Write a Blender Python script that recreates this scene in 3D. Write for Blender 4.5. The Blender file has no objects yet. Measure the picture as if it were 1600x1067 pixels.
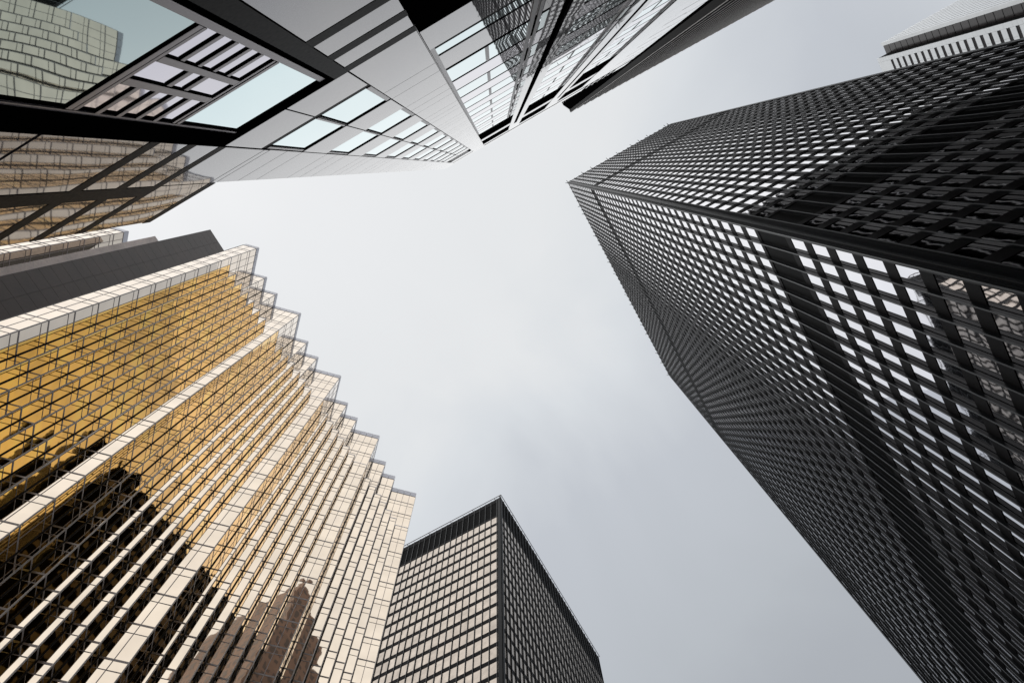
import bpy, math, random
from mathutils import Matrix, Vector
random.seed(7)
D2R = math.radians
scene = bpy.context.scene
col = scene.collection

# ------------------------------------------------------------------ camera
EYE = 1.7
CAMR = ((0.4875121, -0.8728604, -0.021133), (0.8470021, 0.4786679, -0.2312239), (0.2119419, 0.0948248, 0.972671))
FPX = 1151.702
cam_data = bpy.data.cameras.new('camera')
cam_data.sensor_width = 36.0
cam_data.lens = 36.0 * FPX / 1600.0
cam_data.clip_start = 0.05
cam_data.clip_end = 5000.0
cam = bpy.data.objects.new('camera', cam_data)
col.objects.link(cam)
rx, dn, fw = (Vector(v) for v in CAMR)
cam.matrix_world = Matrix(((rx.x, -dn.x, -fw.x, 0.0), (rx.y, -dn.y, -fw.y, 0.0),
                           (rx.z, -dn.z, -fw.z, EYE), (0, 0, 0, 1)))
scene.camera = cam

# ------------------------------------------------------------------ sky, sun, exposure
SUN_DIR = Vector((-0.45, 0.35, 0.82)).normalized()
sun_el = math.asin(SUN_DIR.z)
sun_rot = math.atan2(SUN_DIR.x, SUN_DIR.y)
world = bpy.data.worlds.new('World')
scene.world = world
world.use_nodes = True
wt = world.node_tree
wt.nodes.clear()


def wn(kind, **kw):
    n = wt.nodes.new(kind)
    for k, v in kw.items():
        setattr(n, k, v)
    return n


w_out = wn('ShaderNodeOutputWorld')
w_bg = wn('ShaderNodeBackground')
w_bg.inputs['Strength'].default_value = 0.1
w_sky = wn('ShaderNodeTexSky', sky_type='NISHITA', sun_disc=False, sun_elevation=sun_el, sun_rotation=sun_rot)
w_co = wn('ShaderNodeTexCoord')
w_dot = wn('ShaderNodeVectorMath', operation='DOT_PRODUCT')
w_dot.inputs[1].default_value = SUN_DIR
w_map = wn('ShaderNodeMapping')
w_map.inputs['Scale'].default_value = (1.0, 1.0, 1.0)
w_noise = wn('ShaderNodeTexNoise')
w_noise.inputs['Scale'].default_value = 2.6
w_noise.inputs['Detail'].default_value = 5.0
w_noise.inputs['Roughness'].default_value = 0.5
w_noise.inputs['Distortion'].default_value = 0.6
w_m1 = wn('ShaderNodeMath', operation='MULTIPLY_ADD')       # (noise) * 0.1 + dot
w_m1.inputs[1].default_value = 0.30
w_off = wn('ShaderNodeMath', operation='SUBTRACT')
w_off.inputs[1].default_value = 0.15
w_ramp = wn('ShaderNodeValToRGB')
cr = w_ramp.color_ramp
cr.elements[0].position = 0.0
cr.elements[0].color = (0.36, 0.385, 0.41, 1)
cr.elements[1].position = 1.0
cr.elements[1].color = (0.93, 0.935, 0.94, 1)
for pos, c in ((0.25, (0.44, 0.465, 0.50, 1)), (0.36, (0.50, 0.53, 0.565, 1)), (0.56, (0.57, 0.60, 0.645, 1)),
               (0.68, (0.73, 0.76, 0.79, 1)), (0.76, (0.825, 0.84, 0.85, 1)), (0.90, (0.875, 0.885, 0.895, 1))):
    e = cr.elements.new(pos)
    e.color = c
# added bright sky lobe, out of view, to lift the gold glass reflections
w_dot2 = wn('ShaderNodeVectorMath', operation='DOT_PRODUCT')
w_dot2.inputs[1].default_value = Vector((-0.2, -0.85, 0.48)).normalized()
w_lobe = wn('ShaderNodeMapRange', interpolation_type='SMOOTHSTEP')
w_lobe.inputs['From Min'].default_value = 0.78
w_lobe.inputs['From Max'].default_value = 0.96
w_lobe.inputs['To Min'].default_value = 0.0
w_lobe.inputs['To Max'].default_value = 0.36
w_add = wn('ShaderNodeMix', data_type='RGBA', blend_type='ADD')
w_add.inputs['Factor'].default_value = 1.0
w_gain = wn('ShaderNodeMix', data_type='RGBA', blend_type='MULTIPLY')
w_gain.inputs['Factor'].default_value = 1.0
w_gain.inputs['B'].default_value = (10.0, 10.0, 10.0, 1)     # the background strength is 0.1
w_mix = wn('ShaderNodeMix', data_type='RGBA')
w_mix.inputs['Factor'].default_value = 0.94                   # cloud cover over the clear sky
L_ = wt.links.new
L_(w_co.outputs['Generated'], w_dot.inputs[0])
L_(w_co.outputs['Generated'], w_map.inputs['Vector'])
L_(w_map.outputs['Vector'], w_noise.inputs['Vector'])
L_(w_noise.outputs['Fac'], w_m1.inputs[0])
L_(w_dot.outputs['Value'], w_m1.inputs[2])
L_(w_m1.outputs['Value'], w_off.inputs[0])
L_(w_off.outputs['Value'], w_ramp.inputs['Fac'])
L_(w_co.outputs['Generated'], w_dot2.inputs[0])
L_(w_dot2.outputs['Value'], w_lobe.inputs['Value'])
L_(w_ramp.outputs['Color'], w_add.inputs['A'])
L_(w_lobe.outputs['Result'], w_add.inputs['B'])
L_(w_add.outputs['Result'], w_gain.inputs['A'])
L_(w_sky.outputs['Color'], w_mix.inputs['A'])
L_(w_gain.outputs['Result'], w_mix.inputs['B'])
L_(w_mix.outputs['Result'], w_bg.inputs['Color'])
L_(w_bg.outputs['Background'], w_out.inputs['Surface'])

sun_data = bpy.data.lights.new('sun', 'SUN')
sun_data.energy = 0.5
sun_data.angle = D2R(110)
sun_data.color = (1.0, 0.97, 0.93)
sun = bpy.data.objects.new('sun', sun_data)
col.objects.link(sun)
sun.rotation_euler = (-SUN_DIR).to_track_quat('-Z', 'Y').to_euler()

scene.view_settings.view_transform = 'Standard'
scene.view_settings.look = 'None'
scene.view_settings.exposure = 0.0
scene.view_settings.gamma = 1.0
scene.view_settings.use_curve_mapping = False
scene.cycles.max_bounces = 12
scene.cycles.glossy_bounces = 10
scene.cycles.diffuse_bounces = 3
scene.cycles.caustics_reflective = False
scene.cycles.caustics_refractive = False

# ------------------------------------------------------------------ materials


def make_mat(name, base, rough=0.5, metal=0.0, ior=1.5, bump=None, tint=None, spec=None, speck=None, coat=0.0):
    """bump=(scale, distance[, detail]); tint=(scale, amount); speck=(scale, amount)"""
    m = bpy.data.materials.new(name)
    m.use_nodes = True
    nt = m.node_tree
    b = nt.nodes['Principled BSDF']
    b.inputs['Base Color'].default_value = (*base, 1)
    b.inputs['Roughness'].default_value = rough
    b.inputs['Metallic'].default_value = metal
    b.inputs['IOR'].default_value = ior
    if spec is not None:
        b.inputs['Specular IOR Level'].default_value = spec
    if coat:
        b.inputs['Coat Weight'].default_value = coat
        b.inputs['Coat Roughness'].default_value = rough
    tc = nt.nodes.new('ShaderNodeTexCoord')
    last = None
    for par in (tint, speck):
        if not par:
            continue
        nz = nt.nodes.new('ShaderNodeTexNoise')
        nz.inputs['Scale'].default_value = par[0]
        nz.inputs['Detail'].default_value = 3.0
        nt.links.new(tc.outputs['Object'], nz.inputs['Vector'])
        mr = nt.nodes.new('ShaderNodeMapRange')
        mr.inputs['From Min'].default_value = 0.3
        mr.inputs['From Max'].default_value = 0.7
        mr.inputs['To Min'].default_value = 1.0 - par[1]
        mr.inputs['To Max'].default_value = 1.0 + par[1]
        nt.links.new(nz.outputs['Fac'], mr.inputs['Value'])
        mx = nt.nodes.new('ShaderNodeMix')
        mx.data_type = 'RGBA'
        mx.blend_type = 'MULTIPLY'
        mx.inputs['Factor'].default_value = 1.0
        if last is None:
            mx.inputs['A'].default_value = (*base, 1)
        else:
            nt.links.new(last, mx.inputs['A'])
        nt.links.new(mr.outputs['Result'], mx.inputs['B'])
        last = mx.outputs['Result']
    if last is not None:
        nt.links.new(last, b.inputs['Base Color'])
    if bump:
        nz = nt.nodes.new('ShaderNodeTexNoise')
        nz.inputs['Scale'].default_value = bump[0]
        nz.inputs['Detail'].default_value = bump[2] if len(bump) > 2 else 0.5
        nt.links.new(tc.outputs['Object'], nz.inputs['Vector'])
        bp = nt.nodes.new('ShaderNodeBump')
        bp.inputs['Strength'].default_value = 1.0
        bp.inputs['Distance'].default_value = bump[1]
        nt.links.new(nz.outputs['Fac'], bp.inputs['Height'])
        nt.links.new(bp.outputs['Normal'], b.inputs['Normal'])
    return m


M = {}
M['gold_glass'] = make_mat('gold_glass', (0.84, 0.715, 0.575), 0.015, 1.0, bump=(0.9, 0.0025), tint=(0.35, 0.08), coat=0.3)
M['bounce_tint_glass'] = make_mat('bounce_tint_glass', (0.97, 0.55, 0.085), 0.015, 1.0, bump=(0.9, 0.0025), tint=(0.45, 0.2), coat=0.15)  # gold glass with the colour of repeated reflections put into its tint
M['gold_frame'] = make_mat('gold_frame', (0.36, 0.315, 0.30), 0.4, 0.3)
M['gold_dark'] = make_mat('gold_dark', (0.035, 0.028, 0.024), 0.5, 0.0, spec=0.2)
M['gold_trim'] = make_mat('gold_trim', (0.50, 0.46, 0.43), 0.35, 0.4)
M['gold_coping'] = make_mat('gold_coping', (0.55, 0.55, 0.60), 0.35, 0.5, tint=(0.5, 0.08))
M['black_steel'] = make_mat('black_steel', (0.009, 0.010, 0.0115), 0.42, 0.0, tint=(0.7, 0.15), spec=0.12)
M['steel_catchlight'] = make_mat('steel_catchlight', (0.085, 0.087, 0.09), 0.4, 0.0, spec=0.25)  # lighter than the mullion steel: light caught on the edges, put into colour
M['black_spandrel'] = make_mat('black_spandrel', (0.017, 0.016, 0.017), 0.55, 0.0, tint=(0.6, 0.15), spec=0.05)
M['black_core'] = make_mat('black_core', (0.006, 0.006, 0.006), 0.7, spec=0.05)
M['bronze_glass'] = make_mat('bronze_glass', (0.80, 0.79, 0.82), 0.02, 1.0, bump=(0.8, 0.004), tint=(0.2, 0.05))
M['dim_glass'] = make_mat('dim_glass', (0.52, 0.455, 0.39), 0.2, 0.95, tint=(0.7, 0.16))
M['louvre'] = make_mat('louvre', (0.006, 0.006, 0.006), 0.6, spec=0.03)
M['rail'] = make_mat('rail', (0.10, 0.05, 0.05), 0.5)
M['pale_granite'] = make_mat('pale_granite', (0.125, 0.118, 0.138), 0.02, 0.0, ior=1.88, bump=(1.1, 0.0016, 0.0),
                             speck=(60.0, 0.35), tint=(0.8, 0.06))
def per_object(mat, amount):
    nt = mat.node_tree
    b = nt.nodes['Principled BSDF']
    src = b.inputs['Base Color'].links[0].from_socket
    oi = nt.nodes.new('ShaderNodeObjectInfo')
    mr = nt.nodes.new('ShaderNodeMapRange')
    mr.inputs['To Min'].default_value = 1.0 - amount
    mr.inputs['To Max'].default_value = 1.0 + amount
    nt.links.new(oi.outputs['Random'], mr.inputs['Value'])
    mx = nt.nodes.new('ShaderNodeMix')
    mx.data_type = 'RGBA'
    mx.blend_type = 'MULTIPLY'
    mx.inputs['Factor'].default_value = 1.0
    nt.links.new(src, mx.inputs['A'])
    nt.links.new(mr.outputs['Result'], mx.inputs['B'])
    nt.links.new(mx.outputs['Result'], b.inputs['Base Color'])


M['pale_granite'].node_tree.nodes['Principled BSDF'].inputs['Specular Tint'].default_value = (0.975, 0.94, 1.0, 1)
M['dark_granite'] = make_mat('dark_granite', (0.015, 0.0135, 0.012), 0.5, 0.0, spec=0.03, speck=(30.0, 1.0))
M['deep_black'] = make_mat('deep_black', (0.0035, 0.0035, 0.0035), 0.6, spec=0.0)
M['light_metal'] = make_mat('light_metal', (0.40, 0.38, 0.38), 0.35, 0.5, tint=(0.6, 0.06))
M['bar_metal'] = make_mat('bar_metal', (0.30, 0.27, 0.28), 0.4, 0.5, tint=(0.6, 0.06))
M['teal_glass'] = make_mat('teal_glass', (0.56, 0.71, 0.735), 0.015, 1.0, bump=(0.75, 0.006), tint=(0.3, 0.03))
M['teal_glass_dim'] = make_mat('teal_glass_dim', (0.28, 0.36, 0.365), 0.015, 1.0, bump=(0.75, 0.006), tint=(0.3, 0.03))  # darker copy of the teal glass; weaker reflection put into its colour
M['cell_glass'] = make_mat('cell_glass', (0.46, 0.44, 0.50), 0.03, 1.0, bump=(1.6, 0.004), tint=(0.5, 0.05))
M['brown_granite'] = make_mat('brown_granite', (0.072, 0.044, 0.031), 0.5, 0.0, tint=(0.25, 0.25), speck=(3.0, 0.1))
M['grey_granite'] = make_mat('grey_granite', (0.78, 0.66, 0.60), 0.5, 0.0, tint=(0.25, 0.15), speck=(3.0, 0.1))
M['joint'] = make_mat('joint', (0.035, 0.03, 0.03), 0.8)
M['rib_metal'] = make_mat('rib_metal', (0.055, 0.050, 0.048), 0.5, 0.0, tint=(0.3, 0.2), spec=0.2)
M['floor_band'] = make_mat('floor_band', (0.026, 0.019, 0.014), 0.4, 0.0, spec=0.2)
M['rib_edge'] = make_mat('rib_edge', (0.50, 0.47, 0.44), 0.4, 0.2)
M['marble'] = make_mat('marble', (0.88, 0.90, 0.90), 0.22, 0.0, ior=2.4, tint=(0.3, 0.05))
M['brown_window'] = make_mat('brown_window', (0.032, 0.025, 0.025), 0.2, 0.0, ior=1.45, tint=(0.3, 0.3))
M['red_granite'] = make_mat('red_granite', (0.36, 0.20, 0.13), 0.4, 0.0, tint=(0.2, 0.2))
M['red_window'] = make_mat('red_window', (0.13, 0.075, 0.055), 0.3, 0.0, tint=(0.3, 0.2))
M['rib_flank'] = make_mat('rib_flank', (0.006, 0.0055, 0.0055), 0.6, 0.0, spec=0.05)
M['asphalt'] = make_mat('asphalt', (0.05, 0.05, 0.052), 0.9, speck=(12.0, 0.3), tint=(0.3, 0.2))
M['paving'] = make_mat('paving', (0.22, 0.21, 0.20), 0.85, speck=(8.0, 0.2), tint=(0.4, 0.15))
M['ground'] = make_mat('ground', (0.10, 0.10, 0.10), 0.9, tint=(0.05, 0.3))
M['road_paint'] = make_mat('road_paint', (0.70, 0.70, 0.68), 0.7, tint=(2.0, 0.15))

per_object(M['pale_granite'], 0.13)
per_object(M['teal_glass'], 0.05)
per_object(M['bronze_glass'], 0.05)
per_object(M['dim_glass'], 0.08)

# ------------------------------------------------------------------ mesh helpers


class MB:
    def __init__(self):
        self.v = []
        self.f = []

    def quad(self, a, b, c, d):
        n = len(self.v)
        self.v += [tuple(a), tuple(b), tuple(c), tuple(d)]
        self.f.append((n, n + 1, n + 2, n + 3))
        return self

    def obox(self, o, a, b, c):
        """box from corner o along vectors a, b, c"""
        o, a, b, c = Vector(o), Vector(a), Vector(b), Vector(c)
        if a.cross(b).dot(c) < 0:
            a, b = b, a
        n = len(self.v)
        self.v += [tuple(p) for p in (o, o + a, o + a + b, o + b, o + c, o + a + c, o + a + b + c, o + b + c)]
        self.f += [tuple(n + i for i in q) for q in ((0, 3, 2, 1), (4, 5, 6, 7), (0, 1, 5, 4), (1, 2, 6, 5), (2, 3, 7, 6), (3, 0, 4, 7))]
        return self

    def box(self, x0, x1, y0, y1, z0, z1):
        return self.obox((min(x0, x1), min(y0, y1), min(z0, z1)), (abs(x1 - x0), 0, 0), (0, abs(y1 - y0), 0), (0, 0, abs(z1 - z0)))

    def prism(self, pts, z0, z1):
        n = len(self.v)
        k = len(pts)
        area = sum(pts[i][0] * pts[(i + 1) % k][1] - pts[(i + 1) % k][0] * pts[i][1] for i in range(k))
        if area < 0:
            pts = list(reversed(pts))
        self.v += [(p[0], p[1], z0) for p in pts] + [(p[0], p[1], z1) for p in pts]
        self.f.append(tuple(n + i for i in reversed(range(k))))
        self.f.append(tuple(n + k + i for i in range(k)))
        for i in range(k):
            j = (i + 1) % k
            self.f.append((n + i, n + j, n + k + j, n + k + i))
        return self

    def build(self, name, mat, parent=None, kind=None, label=None):
        me = bpy.data.meshes.new(name)
        me.from_pydata(self.v, [], self.f)
        me.materials.append(M[mat])
        ob = bpy.data.objects.new(name, me)
        col.objects.link(ob)
        if parent is not None:
            ob.parent = parent
            r = parent
            while r.parent:
                r = r.parent
            if parent is r:
                ob.location = (-r.location.x, -r.location.y, EYE - r.location.z)
        else:
            ob.location = (0, 0, EYE)
        if kind:
            ob['kind'] = kind
        if label:
            ob['label'] = label
        return ob


def building(name, label, cat, x, y, group=None):
    o = bpy.data.objects.new(name, None)
    col.objects.link(o)
    o.location = (x, y, 0)
    o.empty_display_size = 2.0
    o['label'] = label
    o['category'] = cat
    if group:
        o['group'] = group
    return o


def to_px(p):
    p = Vector(p)
    z = fw.dot(p)
    if z < 0.01:
        return None
    return (800 + FPX * rx.dot(p) / z, 533.5 + FPX * dn.dot(p) / z)


def seen_area(q):
    """area in photograph pixels of quad q (camera centred), 0 when its centre is out of the frame"""
    c = [sum(p[i] for p in q) / 4 for i in range(3)]
    pc = to_px(c)
    if pc is None or not (-20 < pc[0] < 1620 and -20 < pc[1] < 1087):
        return 0.0
    s = [to_px(p) for p in q]
    if any(t is None for t in s):
        return 0.0
    return abs(sum(s[i][0] * s[(i + 1) % 4][1] - s[(i + 1) % 4][0] * s[i][1] for i in range(4))) / 2


def emit_panes(name, quads, mat, parent, limit=100, facing=True):
    """the `limit` panes that show largest become parts of their own, the rest one 'stuff' part"""
    sc = []
    for q in quads:
        a = seen_area(q)
        if a > 0 and facing:
            e1 = Vector(q[1]) - Vector(q[0])
            e2 = Vector(q[3]) - Vector(q[0])
            if e1.cross(e2).dot(Vector(q[0])) > 0:
                a = 0.0
        sc.append(a)
    order = sorted(range(len(quads)), key=lambda i: -sc[i])
    top = [i for i in order[:limit] if sc[i] > 0]
    if len(quads) <= limit:
        top = order
    ts = set(top)
    for i in top:
        MB().quad(*quads[i]).build(name, mat, parent)
    rest = MB()
    for i in range(len(quads)):
        if i not in ts:
            rest.quad(*quads[i])
    if rest.f:
        rest.build(name, mat, parent, kind='stuff')


def jit(q, amp):
    """tilt a pane a touch about its own middle: q = 4 points, offsets along its normal"""
    n = (Vector(q[1]) - Vector(q[0])).cross(Vector(q[3]) - Vector(q[0])).normalized()
    a, b = random.uniform(-amp, amp), random.uniform(-amp, amp)
    return [tuple(Vector(q[0]) + n * (a + b)), tuple(Vector(q[1]) + n * (b - a)), tuple(Vector(q[2]) + n * (-a - b)), tuple(Vector(q[3]) + n * (a - b))]


GZ = -EYE        # ground level, camera centred

# ------------------------------------------------------------------ ground, road, pavement
def struct(name, mb, mat):
    o = mb.build(name, mat)
    o['kind'] = 'structure'
    return o


struct('ground', MB().box(-1500, 1500, -1500, 1500, GZ - 0.6, GZ - 0.16), 'ground')
struct('road', MB().box(2.6, 11.2, -400, 400, GZ - 0.15, GZ - 0.130), 'asphalt')
pv = MB()
pv.box(-1.6, 2.6, -400, 400, GZ - 0.15, GZ)
pv.box(11.2, 14.3, -400, 400, GZ - 0.15, GZ)
struct('pavement', pv, 'paving')
for i in range(-12, 13):
    rl = MB().box(6.83, 6.97, i * 9.0, i * 9.0 + 3.0, GZ - 0.130, GZ - 0.126)
    struct('lane_marking', rl, 'road_paint')

# ------------------------------------------------------------------ black steel towers


def steel_tower(root, cx, cy, sy, LX, LY, H, wins, mechs, u_first, u_step, v_first, v_step, colu, colv, glass, rods, rail, top_band, mp=0.25):
    """local u runs along +X, v along sy*Y into the building; the visible faces are v=0 and u=0"""
    def P(u, v, z):
        return (cx + u, cy + sy * v, z)

    def lb(mb, u0, u1, v0, v1, z0, z1):
        mb.box(cx + u0, cx + u1, cy + sy * v0, cy + sy * v1, z0, z1)

    c = MB()
    lb(c, 0.10, LX - 0.10, 0.10, LY - 0.10, GZ, H - 0.6)
    c.build('wall', 'black_core', root)

    def ring(name, z0, z1, mat, out=0.0, th=0.16):
        m = MB()
        lb(m, out, LX - out, out, out + th, z0, z1)
        lb(m, out, LX - out, LY - out - th, LY - out, z0, z1)
        lb(m, out, out + th, out + th, LY - out - th, z0, z1)
        lb(m, LX - out - th, LX - out, out + th, LY - out - th, z0, z1)
        return m.build(name, mat, root)

    us = []
    u = u_first
    while u < LX - 0.4:
        us.append(u)
        u += u_step
    vs = []
    v = v_first
    while v < LY - 0.4:
        vs.append(v)
        v += v_step
    panes = []
    for (z0, z1) in wins:
        edges = [colu] + [q for q in us if q > colu + 0.3] + [LX - colu]
        for a, b in zip(edges, edges[1:]):
            if b - a < 0.5:
                continue
            q = [P(b - 0.05, 0.035, z0), P(a + 0.05, 0.035, z0), P(a + 0.05, 0.035, z1), P(b - 0.05, 0.035, z1)]
            if sy > 0:
                q = [q[1], q[0], q[3], q[2]]
            panes.append(jit(q, 0.0035))
        edges = [colv] + [q for q in vs if q > colv + 0.3] + [LY - colv]
        for a, b in zip(edges, edges[1:]):
            if b - a < 0.5:
                continue
            q = [P(0.035, a + 0.05, z0), P(0.035, b - 0.05, z0), P(0.035, b - 0.05, z1), P(0.035, a + 0.05, z1)]
            if sy > 0:
                q = [q[1], q[0], q[3], q[2]]
            panes.append(jit(q, 0.0035))
    emit_panes('window', panes, glass, root)
    # spandrels between the window rows
    ws = sorted(wins)
    lo = GZ
    for (z0, z1) in ws:
        if not any(a - 0.5 < (lo + z0) / 2 < b + 0.5 for a, b in mechs):
            ring('spandrel', lo, z0, 'black_spandrel')
        else:
            for a, b in mechs:
                if a - 0.5 < (lo + z0) / 2 < b + 0.5:
                    ring('spandrel', lo, a, 'black_spandrel')
                    ring('spandrel', b, z0, 'black_spandrel')
                    ring('louvre_band', a, b, 'louvre', out=0.05, th=0.06)
        lo = z1
    if top_band:
        ring('spandrel', lo, top_band[0], 'black_spandrel')
        ring('louvre_band', top_band[0], top_band[1], 'louvre', out=0.05, th=0.06)
        lo = top_band[1]
    ring('parapet', lo, H, 'black_spandrel', th=0.3)
    # I-section mullions
    def mull_x(u):
        m = MB()
        lb(m, u - 0.03, u + 0.03, -mp + 0.02, -0.001, GZ, H + 0.05)
        o = m.build('mullion', 'black_steel', root)
        m = MB()
        lb(m, u - 0.05, u + 0.05, -mp, -mp + 0.0195, GZ, H + 0.05)
        m.build('flange', 'steel_catchlight', o)

    def mull_y(v):
        q = mp * 0.82
        m = MB()
        lb(m, -q + 0.02, -0.001, v - 0.03, v + 0.03, GZ, H + 0.05)
        o = m.build('mullion', 'black_steel', root)
        m = MB()
        lb(m, -q, -q + 0.0195, v - 0.05, v + 0.05, GZ, H + 0.05)
        m.build('flange', 'steel_catchlight', o)
    for u in us:
        mull_x(u)
    for v in vs:
        mull_y(v)
    # corner columns
    for (a, b) in ((0, 0), (1, 0), (0, 1)):
        m = MB()
        uu = (-0.02, colu) if a == 0 else (LX - colu, LX + 0.02)
        vv = (-0.02, colv) if b == 0 else (LY - colv, LY + 0.02)
        lb(m, uu[0], uu[1], vv[0], vv[1], GZ, H + 0.02)
        if a == 0 and b == 0:
            lb(m, -0.14, -0.021, 0.02, 0.16, GZ, H + 0.02)
            lb(m, 0.02, 0.16, -0.14, -0.021, GZ, H + 0.02)
        m.build('corner_column', 'black_steel', root)
    # roof slab
    m = MB()
    lb(m, 0.31, LX - 0.31, 0.31, LY - 0.31, H - 0.6, H - 0.4)
    m.build('roof', 'black_core', root)
    for (u, v, du, dv) in rods:
        m = MB()
        a = Vector(P(u, v, H))
        d = Vector((du * 1.3, sy * dv * 1.3, 1.0))
        m.obox(a - Vector((0.06, 0.06, 0.3)), (0.11, 0, 0), (0, 0.11, 0), d)
        m.build('roof_rod', 'black_steel', root)
    if rail:
        off, up = rail
        m = MB()
        lb(m, -off, LX + off, -off - 0.06, -off + 0.06, H + up, H + up + 0.16)
        lb(m, -off - 0.06, -off + 0.06, -off + 0.06, LY, H + up, H + up + 0.16)
        m.build('roof_rail', 'rail', root)
        k = 0.0
        while k < LX:
            m = MB()
            lb(m, k - off, k - off + 0.12, -off - 0.04, 0.2, H + up - 0.12, H + up - 0.01)
            lb(m, k - off, k - off + 0.12, 0.2, 0.32, H, H + up - 0.01)
            m.build('rail_bracket', 'rail', root)
            k += u_step * 4
        k = v_step
        while k < LY:
            m = MB()
            lb(m, -off - 0.04, 0.2, k, k + 0.12, H + up - 0.12, H + up - 0.01)
            lb(m, 0.2, 0.32, k, k + 0.12, H, H + up - 0.01)
            m.build('rail_bracket', 'rail', root)
            k += v_step * 4


# tall tower at the right
wins = []
z = 51.25
while z > 3:
    wins.append((z, z + 2.38))
    z -= 3.61
wins += [(61.35 + 3.586 * j, 61.35 + 3.586 * j + 2.36) for j in range(29)]
wins += [(171.0 + 3.6 * j, 171.0 + 3.6 * j + 2.38) for j in range(14)]
rods = []
for k, u in enumerate((0.15, 8.1, 10.6, 18.0, 21.2, 27.2, 31.2, 38.6, 42.2, 49.5, 53.0, 60.0, 63.6, 68.2)):
    rods.append((u, 0.15, -0.15, -0.55))
for k, v in enumerate((0.2, 5.2, 8.2, 13.5, 16.8, 21.4, 24.0, 26.8, 32.6, 33.6)):
    rods.append((0.15, v, -0.55, -0.15))
tower_r = building('steel_tower', 'tallest black steel tower with white shining windows and two black louvre bands, at the right', 'skyscraper', 14.42, -16.2,
                   'black steel office towers')
steel_tower(tower_r, 14.42, -16.2, -1, 68.9, 34.3, 223.0, wins, [(54.6, 60.6), (165.2, 170.5)], 0.14, 1.49, 0.83, 1.47, 0.5, 0.9,
            'bronze_glass', rods, None, None)
# shorter tower at the bottom
wins = [(153.1 - 3.91 * j, 153.1 - 3.91 * j + 2.85) for j in range(39)]
tower_d = building('steel_tower', 'shorter black steel tower with beige windows and thin roof rail, right of golden tower', 'skyscraper', 68.45, 37.4,
                   'black steel office towers')
steel_tower(tower_d, 68.45, 37.4, 1, 51.5, 40.0, 165.2, wins, [], 1.45, 1.5, 1.05, 1.54, 0.75, 0.85,
            'dim_glass', [(0.1, 0.1, 0, 0)], (0.22, 0.5), (156.9, 163.4), 0.17)

# ------------------------------------------------------------------ golden sawtooth tower
GS = 113.0 / 180.0            # metres per 1/180 of the tower's height
GW = 0.00909354317 * 113.0
GA = Vector((1, -1, 0)).normalized() * GW
GB = Vector((1, 1, 0)).normalized() * GW
c1 = Vector((-11.22514, 59.52652, 0)) * GS
ROOF, SETB = 180.3 * GS, 161.1 * GS
FL = 6.12 * GS


def zig(start, runs):
    pts = [Vector(start)]
    for d, n in runs:
        pts.append(pts[-1] + (GA if d == 'A' else GB) * n)
    return pts


up_runs = [('A', 2)] + [('B', 4), ('A', 2), ('B', 2), ('A', 2), ('B', 2), ('A', 4)] * 4
lo_runs = [('A', 2)] + ([('B', 2)] + [('A', 1), ('B', 1)] * 6 + [('A', 2)]) * 4
g_start = c1 - GA * 2
up_pts = zig(g_start, up_runs)
lo_pts = zig(g_start, lo_runs)
gold = building('gold_tower', 'big golden mirror glass tower with a sawtooth front and stepped grey roof edge', 'skyscraper', 16.0, 41.0,
                'golden glass towers')
BACK = 62.0


def gold_body(pts, z0, z1):
    q = [(p.x, p.y + 0.12) for p in pts]
    q = q + [(q[-1][0] - 0.1, BACK), (q[0][0] + 0.1, BACK)]
    return MB().prism(q, z0, z1)


gold_body(lo_pts, GZ, SETB - 0.05).build('core', 'gold_frame', gold)
gold_body(up_pts, SETB + 0.001, ROOF - 0.05).build('core', 'gold_frame', gold)
win_q, span_q, win_b, span_b = [], [], [], []


def gold_lines(z_top_line, z_stop):
    """z of the window heads (top of window) and window sills going down"""
    rows = []
    z = z_top_line
    while z > z_stop:
        rows.append(z)
        z -= FL
    return rows


def facets(runs, pts):
    for (d, n), p, q in zip(runs, pts, pts[1:]):
        t = (q - p).normalized()
        nrm = Vector((t.y, -t.x, 0))
        for k in range(n):
            yield p + t * GW * k, p + t * GW * (k + 1), t, nrm, d


def pane(a, b, z0, z1, nrm):
    o = nrm * 0.012
    return jit([tuple(a + o + Vector((0, 0, z0))), tuple(b + o + Vector((0, 0, z0))), tuple(b + o + Vector((0, 0, z1))), tuple(a + o + Vector((0, 0, z1)))], 0.0026)


HEAD = 177.95 * GS
heads = gold_lines(HEAD, 2.0)
for runs, pts, ztop, zbot in ((up_runs, up_pts, ROOF, SETB), (lo_runs, lo_pts, SETB, GZ)):
    for a, b, t, nrm, d in facets(runs, pts):
        a2, b2 = a + t * 0.02, b - t * 0.02
        side = d == 'B' and a.x > c1.x + 0.5 * GW and ztop < ROOF - 1  # sawtooth side panes that get the painted double-reflection tint
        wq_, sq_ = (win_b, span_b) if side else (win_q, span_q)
        for h in heads:
            w1, w0, s0 = h, h - 4.5 * GS, h - FL
            if w0 >= zbot - 0.2 and w1 <= ztop + 0.2:
                wq_.append(pane(a2, b2, w0, w1, nrm))
            elif w0 < ztop < w1 or w0 < zbot < w1:
                zz0, zz1 = max(w0, zbot), min(w1, ztop)
                if zz1 - zz0 > 0.3:
                    wq_.append(pane(a2, b2, zz0, zz1, nrm))
            zz0, zz1 = max(s0, zbot), min(w0, ztop)
            if zz1 - zz0 > 0.2:
                sq_.append(pane(a2, b2, zz0, zz1, nrm))
emit_panes('window', win_q, 'gold_glass', gold, 60)
emit_panes('spandrel_pane', span_q, 'gold_glass', gold, 60)
emit_panes('window', win_b, 'bounce_tint_glass', gold, 40)
emit_panes('spandrel_pane', span_b, 'bounce_tint_glass', gold, 40)
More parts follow.
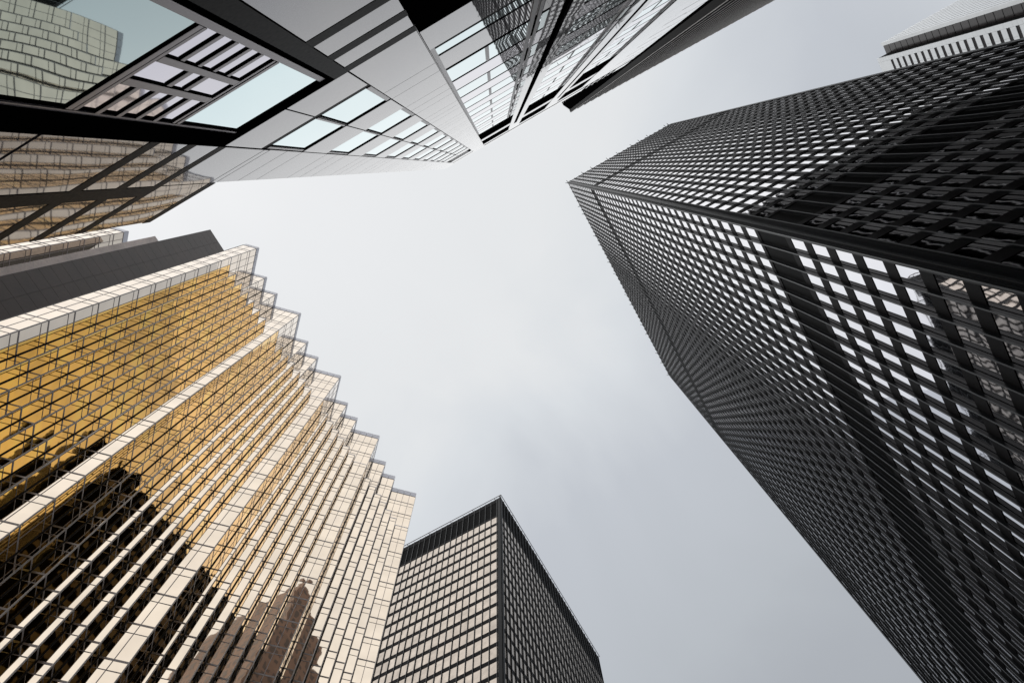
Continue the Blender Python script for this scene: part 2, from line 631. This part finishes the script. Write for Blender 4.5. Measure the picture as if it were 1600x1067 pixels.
# coping panels at the roof
cp = MB()
for (d, n), p, q in zip(up_runs, up_pts, up_pts[1:]):
    t = (q - p).normalized()
    nrm = Vector((t.y, -t.x, 0))
    for k in range(n):
        a = p + t * (GW * k + 0.025)
        cp.obox(a + Vector((0, 0, HEAD + 0.12)), t * (GW - 0.05), nrm * 0.03, (0, 0, ROOF - HEAD - 0.12))
cp.build('coping', 'gold_coping', gold)
cp = MB()
for (d, n), p, q in zip(lo_runs, lo_pts, lo_pts[1:]):
    t = (q - p).normalized()
    nrm = Vector((t.y, -t.x, 0))
    cp.obox(p + Vector((0, 0, SETB - 0.05)), t * (q - p).length, nrm * 0.03, (0, 0, 0.16))
cp.build('coping', 'gold_coping', gold)
# vertical mullions
def gold_mulls(runs, pts, z0, z1):
    n_out = 0
    for i, ((d, n), p, q) in enumerate(zip(runs, pts, pts[1:])):
        t = (q - p).normalized()
        nrm = Vector((t.y, -t.x, 0))
        m, e, g = MB(), MB(), MB()
        for k in range(0, n + 1):
            base = p + t * (GW * k) + Vector((0, 0, z0))
            if k == 0:
                (e if d == 'B' else g).obox(base, t * (0.055 if d == 'B' else 0.10), nrm * 0.032, (0, 0, z1 - z0))
            elif k == n:
                (e if d == 'A' else g).obox(base - t * (0.055 if d == 'A' else 0.10), t * (0.055 if d == 'A' else 0.10), nrm * 0.034, (0, 0, z1 - z0))
            else:
                m.obox(base - t * 0.03, t * 0.06, nrm * 0.028, (0, 0, z1 - z0))
        if m.f:
            m.build('mullion', 'gold_frame', gold)
        e.build('corner_trim', 'gold_trim', gold)
        g.build('inner_corner', 'gold_dark', gold)


gold_mulls(lo_runs, lo_pts, GZ, SETB - 0.06)
gold_mulls(up_runs, up_pts, SETB + 0.12, HEAD + 0.10)
# transoms: a thick and a thin line on every floor
for runs, pts, ztop, zbot in ((up_runs, up_pts, HEAD + 0.2, SETB + 0.12), (lo_runs, lo_pts, SETB - 0.1, GZ)):
    for h in heads:
        for zc, hh in ((h - 4.5 * GS, 0.19), (h, 0.075)):
            if not (zbot < zc - hh / 2 and zc + hh / 2 < ztop):
                continue
            m = MB()
            for (d, n), p, q in zip(runs, pts, pts[1:]):
                t = (q - p).normalized()
                nrm = Vector((t.y, -t.x, 0))
                m.obox(p + t * 0.066 + Vector((0, 0, zc - hh / 2)), t * ((q - p).length - 0.132), nrm * 0.026, (0, 0, hh))
            m.build('transom', 'gold_frame', gold)

# ------------------------------------------------------------------ granite core slabs and the small golden tower behind


def slab(name, label, x0, x1, y0, y1, H, mat, cat='tower', step=1.92):
    r = building(name, label, cat, (x0 + x1) / 2, (y0 + y1) / 2, 'granite shafts behind the golden tower')
    MB().box(x0 + 0.05, x1 - 0.05, y0 + 0.05, y1 - 0.05, GZ, H - 0.05).build('core', 'joint', r)
    # granite cladding: real slabs with open joints
    zs = []
    z = H
    while z > GZ:
        zs.append(z)
        z -= step
    m = MB()
    nx = max(1, round((x1 - x0) / 2.0))
    ny = max(1, round((y1 - y0) / 2.0))
    for z in zs:
        zb = max(GZ, z - step + 0.028)
        for i in range(nx):
            a = x0 + (x1 - x0) * i / nx
            b = x0 + (x1 - x0) * (i + 1) / nx
            m.box(a + 0.012, b - 0.012, y0 - 0.005, y0 + 0.035, zb, z)
        for i in range(ny):
            a = y0 + (y1 - y0) * i / ny
            b = y0 + (y1 - y0) * (i + 1) / ny
            m.box(x0 - 0.005, x0 + 0.06, a + 0.014, b - 0.014, zb, z)
    m.build('cladding', mat, r)
    MB().box(x0, x1, y0, y1, H, H + 0.12).build('coping', mat, r)
    return r


slab('granite_shaft', 'dark brown windowless granite shaft rising beside the left end of the big golden tower', -13.26, -8.9, 43.35, 51.0, 116.0, 'brown_granite')
slab('granite_shaft', 'lighter grey windowless granite shaft between the dark brown shaft and the small golden tower', -17.87, -9.5, 55.3, 59.8, 125.0, 'grey_granite')

# ------------------------------------------------------------------ granite and glass building at the upper left
S = 1.3
KB = 1.105            # glazing plane, in units of the front plane
XF = -S
XB = -S * KB
stone = building('granite_building', 'pale polished granite and glass building with dark bands and teal windows, nearest the camera', 'office building', -9.0, -3.0)


def fbox(mb, y0, y1, z0, z1, back=0.05, front=0.0):
    """panel on the front plane; y, z in front plane units"""
    mb.box(XF - back, XF + front, y0 * S, y1 * S, z0 * S, z1 * S)
    return mb


def gbox(mb, y0, y1, z0, z1, back=0.02, front=0.0):
    """panel on the glazing plane; y, z as seen on the front plane"""
    k = S * KB
    mb.box(XB - back, XB + front, y0 * k, y1 * k, z0 * k, z1 * k)
    return mb


KW = 1.0205           # plane of the big glazed opening


def wbox(mb, y0, y1, z0, z1, back=0.02, front=0.0):
    k = S * KW
    x = -S * KW
    mb.box(x - back, x + front, y0 * k, y1 * k, z0 * k, z1 * k)
    return mb


def wpane(name, y0, y1, z0, z1, mat, parent):
    k = S * KW
    x = -S * KW + 0.004
    return MB().quad((x, y0 * k, z0 * k), (x, y1 * k, z0 * k), (x, y1 * k, z1 * k), (x, y0 * k, z1 * k)).build(name, mat, parent)


def gpane(name, y0, y1, z0, z1, mat, parent=stone, off=0.004, amp=0.0):
    k = S * KB
    x = XB + off
    q = [(x, y0 * k, z0 * k), (x, y1 * k, z0 * k), (x, y1 * k, z1 * k), (x, y0 * k, z1 * k)]
    if q[0][1] > q[1][1]:
        q = [q[1], q[0], q[3], q[2]]
    if amp:
        q = jit(q, amp)
    return MB().quad(*q).build(name, mat, parent)


WTOP = 34.0
# backing walls
MB().box(XF - 0.30, -18.0, 1.535 * S, 2.055 * S, GZ, (WTOP - 0.02) * S).build('core', 'deep_black', stone)
MB().box(XF - 0.30, -18.0, 0.03 * S, 1.534 * S, 5.70 * S, (WTOP - 0.02) * S).build('core', 'deep_black', stone)
MB().box(XF - 0.30, -18.0, 2.056 * S, 2.70 * S, GZ, 6.19 * S).build('core', 'deep_black', stone)
MB().box(XB - 0.03, -18.0, -6.9 * S * KB, 1.5335 * S, GZ, 5.699 * S).build('core', 'deep_black', stone)
MB().box(XB - 0.03, -18.0, -6.9 * S * KB, 0.0295 * S, 5.70 * S, 33.3 * S * KB).build('core', 'deep_black', stone)

gap = 0.0065


def panel(y0, y1, z0, z1, mat='pale_granite', name='granite_panel', front=0.0, label=None):
    m = fbox(MB(), y0 + gap, y1 - gap, z0 + gap, z1 - gap, 0.05, front)
    return m.build(name, mat, stone, label=label)


def band(y0, y1, z0, z1, front=0.003):
    m = fbox(MB(), y0, y1, z0, z1, 0.05, front)
    return m.build('dark_band', 'dark_granite', stone)


FZ = 2.11
row0 = 6.10
# column of panels left (y 1.526..2.06) and right (y .025..0.55)
zs = [6.20, 6.70, 7.22]
z = 7.22
while z < 31.5:
    zs += [z + 1.06, z + 1.58, z + FZ]
    z += FZ
zs = [q for q in zs if q < WTOP - 0.8] + [WTOP]
for a, b in zip(zs, zs[1:]):
    panel(1.526, 2.06, a, b)
zr = [5.145, 6.70, 7.22]
z = 7.22
while z < 31.5:
    zr += [z + 1.06, z + 1.58, z + FZ]
    z += FZ
zr = [q for q in zr if q < WTOP - 0.8] + [WTOP]
for a, b in zip(zr, zr[1:]):
    panel(0.025, 0.551, a, b)
# returns (side faces) of the pale block
MB().box(XF - 12.0, XF - 0.051, 2.056 * S, 2.06 * S, 6.2 * S, WTOP * S).build('side_wall', 'pale_granite', stone)
MB().box(XB + 0.01, XF - 0.051, 0.025 * S, 0.0285 * S, 5.15 * S, WTOP * S).build('side_wall', 'pale_granite', stone)
# first spandrel above the big opening, two panels wide
panel(1.037, 1.526, 5.150, 5.94)
panel(0.551, 1.037, 5.150, 5.94)
band(0.553, 1.526, 5.945, 6.075, front=-0.012)
# windows of the pale block
for k in range(10):
    zb = 6.085 + FZ * k
    zt = zb + 1.075
    for (y0, y1, s0, s1) in ((1.060, 1.492, 1.037, 1.526), (0.596, 1.030, 0.551, 1.037)):
        w = MB()
        w.box(XF - 0.030, XF - 0.016, y0 * S, y1 * S, zb * S, zt * S)
        win = w.build('window', 'deep_black', stone)
        yy0, yy1 = y0 * S, (y1 - 0.022) * S
        q = [(XF - 0.013, yy0, (zb + 0.02) * S), (XF - 0.013, yy1, (zb + 0.02) * S), (XF - 0.013, yy1, (zt - 0.03) * S), (XF - 0.013, yy0, (zt - 0.03) * S)]
        MB().quad(*jit(q, 0.001)).build('glass', 'teal_glass', win)
        fr = MB()
        fr.box(XF - 0.04, XF - 0.003, y1 * S, s1 * S - 0.012, zb * S, zt * S)         # light jamb
        fr.box(XF - 0.04, XF - 0.003, s0 * S + 0.004, y0 * S, zb * S, zt * S)
        fr.build('frame', 'light_metal', win)
        hd = MB()
        hd.box(XF - 0.04, XF - 0.003, s0 * S + 0.004, s1 * S - 0.012, zt * S, (zt + 0.05) * S)
        hd.build('head', 'deep_black', win)
    # spandrel panels above this window row
    zn = zb + FZ
    for (s0, s1) in ((1.037, 1.526), (0.551, 1.037)):
        panel(s0, s1, zt + 0.05, zn if k < 9 else 27.85)
# crown of the pale block
lv = fbox(MB(), 0.553, 1.524, 27.86, 30.3, 0.05, -0.04)
lv.build('louvre_band', 'deep_black', stone)
for i in range(4):
    fbox(MB(), 0.66, 1.40, 28.05 + 0.6 * i, 28.38 + 0.6 * i, 0.038, -0.005).build('slat', 'light_metal', stone)
panel(0.551, 1.526, 30.32, 32.1)
fbox(MB(), 0.551, 1.526, 32.1, 32.5, 0.05, -0.03).build('crown_groove', 'deep_black', stone)
panel(0.551, 1.526, 32.5, WTOP)

# granite with dark bands beside the big opening
for (za, zb) in ((5.145, 4.99), (4.655, 4.508), (4.155, 4.005)):
    band(0.025, 0.545, min(za, zb), max(za, zb))
panel(0.025, 0.545, 4.658, 4.987)
panel(0.025, 0.545, 4.158, 4.505)
panel(0.025, 0.545, 2.80, 4.002)
panel(0.025, 0.545, 1.2, 2.80)
panel(0.025, 0.545, GZ / S, 1.2)
band(0.546, 0.650, GZ / S, 5.143, front=0.004)
# low wing with the dark bands and the gold reflection
pz = [(GZ / S, 1.1), (1.1, 2.1), (2.1, 3.105), (3.12, 4.078), (4.203, 4.578), (4.703, 5.078), (5.203, 6.06)]
for (a, b) in pz:
    panel(1.533, 2.063, a, b)
    if b < 5.1:
        panel(2.197, 2.71, a, b)
    else:
        panel(2.063, 2.71, a, b)
for (a, b) in ((4.08, 4.20), (4.58, 4.70), (5.08, 5.20)):
    band(1.533, 2.71, a, b)
band(2.066, 2.194, GZ / S, 4.079)
band(2.066, 2.194, 4.201, 4.579)
band(2.066, 2.194, 4.701, 5.079)
band(2.063, 2.712, 6.065, 6.20)
panel(1.533, 2.063, 6.064, 6.197)
MB().box(XF - 12, XF - 0.051, 2.70 * S, 2.71 * S, GZ, 6.19 * S).build('side_wall', 'pale_granite', stone)
# dark surround of the big opening, flush with the granite
fbox(MB(), 1.386, 1.5325, GZ / S, 5.143, 0.05, -0.002).build('dark_surround', 'deep_black', stone)
fbox(MB(), 0.651, 0.676, GZ / S, 5.143, 0.05, -0.002).build('dark_surround', 'deep_black', stone)
fbox(MB(), 0.677, 1.385, 5.035, 5.143, 0.05, -0.002).build('lintel', 'deep_black', stone)
gw = wbox(MB(), 0.655, 1.41, GZ / S / KW, 5.10, 0.02, 0.0).build('window_wall', 'deep_black', stone)


def wpart(name, mb, mat):
    return mb.build(name, mat, gw)


wbox(MB(), 0.677, 0.715, GZ / S / KW, 5.04, -0.003, 0.014).build('frame', 'bar_metal', stone)
wbox(MB(), 1.341, 1.384, GZ / S / KW, 5.09, -0.003, 0.014).build('frame', 'bar_metal', stone)
wpane('glass', 0.718, 1.312, 4.04, 5.02, 'teal_glass', gw)
wpane('glass', 0.718, 1.314, 1.35, 2.965, 'teal_glass_dim', gw)
PR = 0.012            # how far the bars stand off the glass


def bar_h(y0, y1, z0, z1, name='transom'):
    wpart(name, wbox(MB(), y0, y1, z0, z1, -0.001, PR), 'deep_black')
    wpart(name, wbox(MB(), y0, y1, z0 + 0.002, z1, -PR - 0.0005, PR + 0.003), 'bar_metal')


def bar_v(y0, y1, z0, z1):
    wpart('mullion', wbox(MB(), y0 - 0.008, y1, z0, z1, -0.001, PR), 'deep_black')
    wpart('mullion', wbox(MB(), y0, y1, z0, z1, -PR - 0.0005, PR + 0.004), 'bar_metal')


bar_h(0.718, 1.335, 3.945, 3.975)
bar_h(0.718, 1.335, 3.995, 4.035)
bar_h(0.718, 1.335, 2.985, 3.03)
bar_h(0.718, 1.335, 3.036, 3.066)
bar_v(0.922, 0.960, 3.07, 3.94)
bar_v(1.088, 1.130, 3.07, 3.94)
wpart('mullion', wbox(MB(), 1.313, 1.340, 1.35, 5.02, -0.001, 0.004), 'deep_black')
for (y0, y1) in ((0.718, 0.913), (1.132, 1.338)):
    for k in range(5):
        zb = 3.068 + 0.1765 * k
        wpane('glass', y0, y1, zb, zb + 0.136, 'cell_glass', gw)
        if k < 4:
            bar_h(y0 - 0.002, y1 + 0.001, zb + 0.137, zb + 0.1765)
for (z0, z1) in ((3.068, 3.388), (3.44, 3.57), (3.62, 3.944)):
    wpane('glass', 0.9615, 1.079, z0, z1, 'cell_glass', gw)
for (z0, z1) in ((3.388, 3.438), (3.57, 3.617)):
    bar_h(0.9615, 1.0785, z0, z1)

# glass half: rows of windows between granite columns (as seen on the front plane)
def grow(name, y0, y1, z0, z1, mat, front=0.0, parent=stone):
    return gbox(MB(), y0, y1, z0, z1, 0.02, front).build(name, mat, parent)


bays = [(0.018, -1.10), (-1.58, -2.73), (-3.27, -4.40)]
k = S * KB
gbox(MB(), -6.9, 0.02, GZ / S / KB, 5.155, 0.02, 0.03).build('dark_base', 'deep_black', stone)
for bi, (ya, yb) in enumerate(bays):
    mid = ya + (yb - ya) * 0.43
    m2 = ya + (yb - ya) * 0.86
    # sill panel and the low window strip
    grow('granite_panel', yb, ya, 5.16, 5.955, 'pale_granite', 0.02)
    grow('dark_band', yb, ya, 5.955, 6.095, 'dark_granite', 0.0)
    gpane('glass', ya - 0.02, yb, 6.10, 6.40, 'teal_glass', amp=0.001)
    rows = [(7.44 + 1.926 * j, 8.33 + 1.926 * j) for j in range(8)]
    grow('spandrel', yb, ya, 6.51, 7.33, 'pale_granite', 0.0)
    for j, (z0, z1) in enumerate(rows):
        w = grow('window', yb, ya, z0 - 0.05, z1 + 0.10, 'deep_black', -0.004)
        gpane('glass', ya - 0.02, mid + 0.02, z0, z1, 'teal_glass', w, amp=0.0012)
        gpane('glass', mid - 0.02, m2 + 0.02, z0, z1, 'teal_glass', w, amp=0.0012)
        gpane('glass', m2 - 0.10, yb, z0, z1, 'teal_glass', w, amp=0.0012)
        gbox(MB(), mid - 0.02, mid + 0.02, z0 - 0.03, z1 + 0.02, -0.004, 0.010).build('frame', 'light_metal', w)
        zn = rows[j + 1][0] - 0.10 if j < 7 else None
        if zn:
            gpane('spandrel', ya - 0.02, yb, z1 + 0.11, zn, 'cell_glass', amp=0.0012, off=0.006)
    for (p0, p1) in ((m2 + 0.02, m2 - 0.03), (m2 - 0.06, m2 - 0.10)):
        gbox(MB(), p1, p0, 5.97, 21.7, -0.008, 0.016).build('mullion', 'light_metal', stone)
    if bi == 0:
        gbox(MB(), -0.022, 0.020, 5.97, 21.7, -0.008, 0.016).build('mullion', 'light_metal', stone)
    grow('louvre_band', yb, ya, 21.8, 25.6, 'deep_black', -0.01)
    grow('cornice', yb, ya, 25.6, 26.9, 'pale_granite', 0.03)
    grow('louvre_band', yb, ya, 26.9, 30.2, 'deep_black', -0.01)
for (ya, sa, sb, yb) in ((-1.10, -1.265, -1.385, -1.58), (-2.73, -3.0, -3.10, -3.27)):
    z = 5.16
    while z < 27.0:
        z2 = min(z + 1.926, 27.2)
        grow('column_panel', sa, ya, z + 0.004, z2 - 0.004, 'pale_granite', 0.05)
        grow('column_panel', yb, sb, z + 0.004, z2 - 0.004, 'pale_granite', 0.05)
        z = z2
    grow('column_slot', sb + 0.003, sa - 0.003, 5.16, 27.19, 'deep_black', 0.0)
    grow('column_panel', yb, ya, 27.21, 30.2, 'pale_granite', 0.05)
# end pier: plain strip and a strip with slipped joints
z = 5.16
while z < 30.0:
    z2 = min(z + 1.926, 30.2)
    grow('column_panel', -5.58, -4.405, z + 0.004, z2 - 0.004, 'pale_granite', 0.05)
    zc = z2 - 0.09
    grow('column_panel', -6.24, -5.585, z + 0.02, zc, 'pale_granite', 0.05)
    grow('column_panel', -6.90, -6.245, z + 0.30, zc + 0.30, 'pale_granite', 0.05)
    z = z2
for (z0, z1, mat, fr) in ((30.2, 31.4, 'pale_granite', 0.05), (31.4, 31.9, 'deep_black', 0.02), (31.9, 33.6, 'pale_granite', 0.06)):
    if mat == 'deep_black':
        grow('crown_groove', -6.9, 0.02, z0, z1, mat, fr)
    else:
        y = 0.02
        while y > -6.9:
            y2 = max(y - 1.15, -6.9)
            grow('parapet', y2 + 0.006, y - 0.006, z0, z1, mat, fr)
            y = y2
for i in range(6):
    yy = -4.85 - 0.26 * i
    grow('parapet_slot', yy - 0.07, yy, 32.1, 33.75, 'deep_black', 0.075)
MB().box(XB - 14, XB - 0.021, -6.92 * k, -6.905 * k, GZ, 33.3 * k).build('side_wall', 'deep_black', stone)

# ------------------------------------------------------------------ dark ribbed tower beyond it
HR = 140.0
p0 = Vector((-0.0241, -0.1138, 0)) * HR
p1 = Vector((-0.0152, -0.1185, 0)) * HR
p2 = Vector((-0.0064, -0.54, 0)) * HR
ribt = building('ribbed_tower', 'dark tower with closely set vertical ribs, behind the end of the pale granite building', 'skyscraper', -16.0, -39.0)
MB().prism([(p0.x, p0.y), (p1.x, p1.y), (p2.x, p2.y), (-30, p2.y), (-30, p0.y)], GZ, HR - 0.4).build('wall', 'deep_black', ribt)
t = (p2 - p1).normalized()
nr = Vector((-t.y, t.x, 0))
nr = nr if nr.x > 0 else -nr
NRIB = 42
stp = (p2 - p1).length / NRIB
for i in range(NRIB):
    a = p1 + t * stp * i
    m = MB()
    # a fin standing off the wall, with a paler nosing
    m.obox(a + nr * -0.02 + Vector((0, 0, GZ)), t * 0.42, nr * 0.50, (0, 0, HR - GZ + 0.5))
    rb = m.build('rib', 'rib_flank', ribt)
    MB().obox(a + nr * 0.481 + t * 0.05 + Vector((0, 0, GZ)), t * 0.16, nr * 0.045, (0, 0, HR - GZ + 0.52)).build('rib_edge', 'rib_edge', rb)
zz = 4.0
while zz < HR - 3:
    MB().box(p0.x - 25.5, p0.x - 0.3, p0.y - 0.01, p0.y + 0.05, zz, zz + 1.5).build('floor_band', 'floor_band', ribt)
    zz += 3.9
MB().prism([(p0.x, p0.y), (p1.x, p1.y), (p2.x, p2.y), (-29, p2.y), (-29, p0.y)], HR - 0.39, HR - 0.2).build('roof', 'rib_flank', ribt)

# ------------------------------------------------------------------ white tower at the top right
HF = 290.0
fx0, fx1, fy0, fy1 = 31.3, 35.6, -147.2, -143.7
white = building('white_tower', 'white panelled tower with small dark windows and dark recessed corner, behind the tallest black tower', 'skyscraper', 60.0, -175.0)
MB().box(fx0 + 0.2, 110, -215, fy0 - 0.2, GZ, HF - 0.5).build('core', 'joint', white)
MB().box(fx1 + 0.2, 105, fy0 - 0.2, fy1 - 0.15, GZ, HF - 0.5).build('core', 'joint', white)
# ribbed side facing the street
m = MB()
y = fy0 - 0.02
i = 0
while y > -213:
    MB().box(fx0, fx0 + 0.2, y - 1.85, y, GZ, HF).build('white_panel', 'marble', white) if i < 24 else m.box(fx0, fx0 + 0.2, y - 1.85, y, GZ, HF)
    y -= 2.55
    i += 1
if m.f:
    m.build('white_panel', 'marble', white)
MB().box(fx0 - 0.15, fx0 + 1.1, fy0 - 0.9, fy0 + 0.05, GZ, HF + 0.2).build('corner_trim', 'marble', white)
# recessed dark corner
nq = []
zz = HF - 0.6
fi = 0
while zz > 120:
    nq.append([(fx0 + 1.15, fy0, zz - 3.6), (fx1 + 0.15, fy0, zz - 3.6), (fx1 + 0.15, fy0, zz), (fx0 + 1.15, fy0, zz)])
    zz -= 3.9
emit_panes('corner_window', nq, 'brown_window', white)
cq = []
zz = HF - 0.6
while zz > 120:
    cq.append([(fx1, fy1 - 0.2, zz - 3.7), (fx1, fy0 + 0.03, zz - 3.7), (fx1, fy0 + 0.03, zz), (fx1, fy1 - 0.2, zz)])
    zz -= 3.9
emit_panes('corner_window', [[q[1], q[0], q[3], q[2]] for q in cq], 'louvre', white)
# white front: a panel strip, then window rows
m = MB()
zz = HF
while zz > 4:
    m.box(fx1, fx1 + 1.62, fy1 - 0.15, fy1, zz - 1.91, zz)
    zz -= 1.95
m.build('white_panel', 'marble', white)
z0 = 281.45
MB().box(fx1 + 1.66, 104, fy1 - 0.15, fy1, z0 + 0.06, HF).build('white_panel', 'marble', white)
j = 0
while z0 > 100:
    MB().box(fx1 + 1.66, 104, fy1 - 0.35, fy1 - 0.16, z0 - 1.52, z0 + 0.02).build('window_strip', 'brown_window', white)
    m = MB()
    xx = fx1 + 1.66
    while xx < 104:
        m.box(xx, xx + 2.9, fy1 - 0.15, fy1, z0 - 3.86, z0 - 1.52)
        xx += 2.95
    m.build('white_panel', 'marble', white)
    z0 -= 3.9
    j += 1
MB().box(-50 + 90 - 0.4 - 5.2, 34.55, fy0 - 3, fy0 - 2.9, HF, HF + 0.6).build('parapet', 'marble', white)

# ------------------------------------------------------------------ brown stepped tower that the golden glass mirrors
bt = building('brown_tower', 'reddish brown stepped granite tower, seen only as a reflection in the golden glass', 'skyscraper', -90.0, -46.0)
steps = [(18.0, 205.0), (15.5, 226.0), (13.0, 242.0), (10.0, 255.0), (6.5, 266.0), (3.5, 275.0)]
lo = GZ
for hw, zt in steps:
    MB().box(-90 - hw, -90 + hw, -46 - hw, -46 + hw, lo, zt).build('wall', 'red_granite', bt)
    lo = zt
wq = []
lo = 60.0
for hw, zt in steps:
    z = lo + 1.0
    while z < zt - 2.4:
        n = int(hw * 2 / 3.0)
        for i in range(n):
            a = -hw + 2 * hw * (i + 0.25) / n
            b = -hw + 2 * hw * (i + 0.80) / n
            x = -90 + hw + 0.03
            wq.append([(x, -46 + a, z), (x, -46 + b, z), (x, -46 + b, z + 2.1), (x, -46 + a, z + 2.1)])
            y = -46 + hw + 0.03
            wq.append([(-90 + b, y, z), (-90 + a, y, z), (-90 + a, y, z + 2.1), (-90 + b, y, z + 2.1)])
        z += 4.0
    lo = zt
emit_panes('window', wq, 'red_window', bt)

# ------------------------------------------------------------------ small golden tower beyond the shafts
SH = 128.0
sw = GW * SH / 113.0
sa = Vector((1, -1, 0)).normalized() * sw
sb = Vector((1, 1, 0)).normalized() * sw
sc_ = Vector((-0.1650, 0.4690, 0)) * SH
small = building('gold_tower', 'small golden glass tower mostly hidden behind the grey granite shaft, at the far left', 'skyscraper', -20.0, 59.0, 'golden glass towers')
NA, NB = 5, 3
qa = sc_ - sa * NA
qb = sc_ + sb * NB
MB().prism([(p.x, p.y) for p in (sc_ + Vector((0, 0.06, 0)), qb + Vector((0, 0.06, 0)), qb - sa * NA, qa + Vector((0, 0.06, 0)))], GZ, SH - 0.05).build('core', 'gold_frame', small)
sq, ss = [], []
sfl = 4.42
sh0 = SH - 1.7
for p, d, n in ((qa, sa, NA), (sc_, sb, NB)):
    t = d.normalized()
    nrm = Vector((t.y, -t.x, 0))
    mm = MB()
    for i in range(n + 1):
        mm.obox(p + d * i - t * 0.035 + Vector((0, 0, GZ)), t * 0.07, nrm * 0.06, (0, 0, sh0 - GZ))
    mm.build('mullion', 'gold_frame', small)
    MB().obox(p + Vector((0, 0, sh0 + 0.05)), d * n, nrm * 0.07, (0, 0, 1.65)).build('coping', 'gold_coping', small)
    z = sh0
    while z > 4:
        MB().obox(p + Vector((0, 0, z - 0.04)), d * n, nrm * 0.055, (0, 0, 0.08)).build('transom', 'gold_frame', small)
        MB().obox(p + Vector((0, 0, z - 3.25 - 0.09)), d * n, nrm * 0.055, (0, 0, 0.18)).build('transom', 'gold_frame', small)
        for i in range(n):
            a, b = p + d * i + t * 0.02, p + d * (i + 1) - t * 0.02
            o = nrm * 0.02
            for lst, z0, z1 in ((sq, z - 3.25, z), (ss, z - sfl, z - 3.25)):
                lst.append(jit([tuple(a + o + Vector((0, 0, z0))), tuple(b + o + Vector((0, 0, z0))), tuple(b + o + Vector((0, 0, z1))), tuple(a + o + Vector((0, 0, z1)))], 0.0025))
        z -= sfl
emit_panes('window', sq, 'gold_glass', small)
emit_panes('spandrel_pane', ss, 'gold_glass', small)
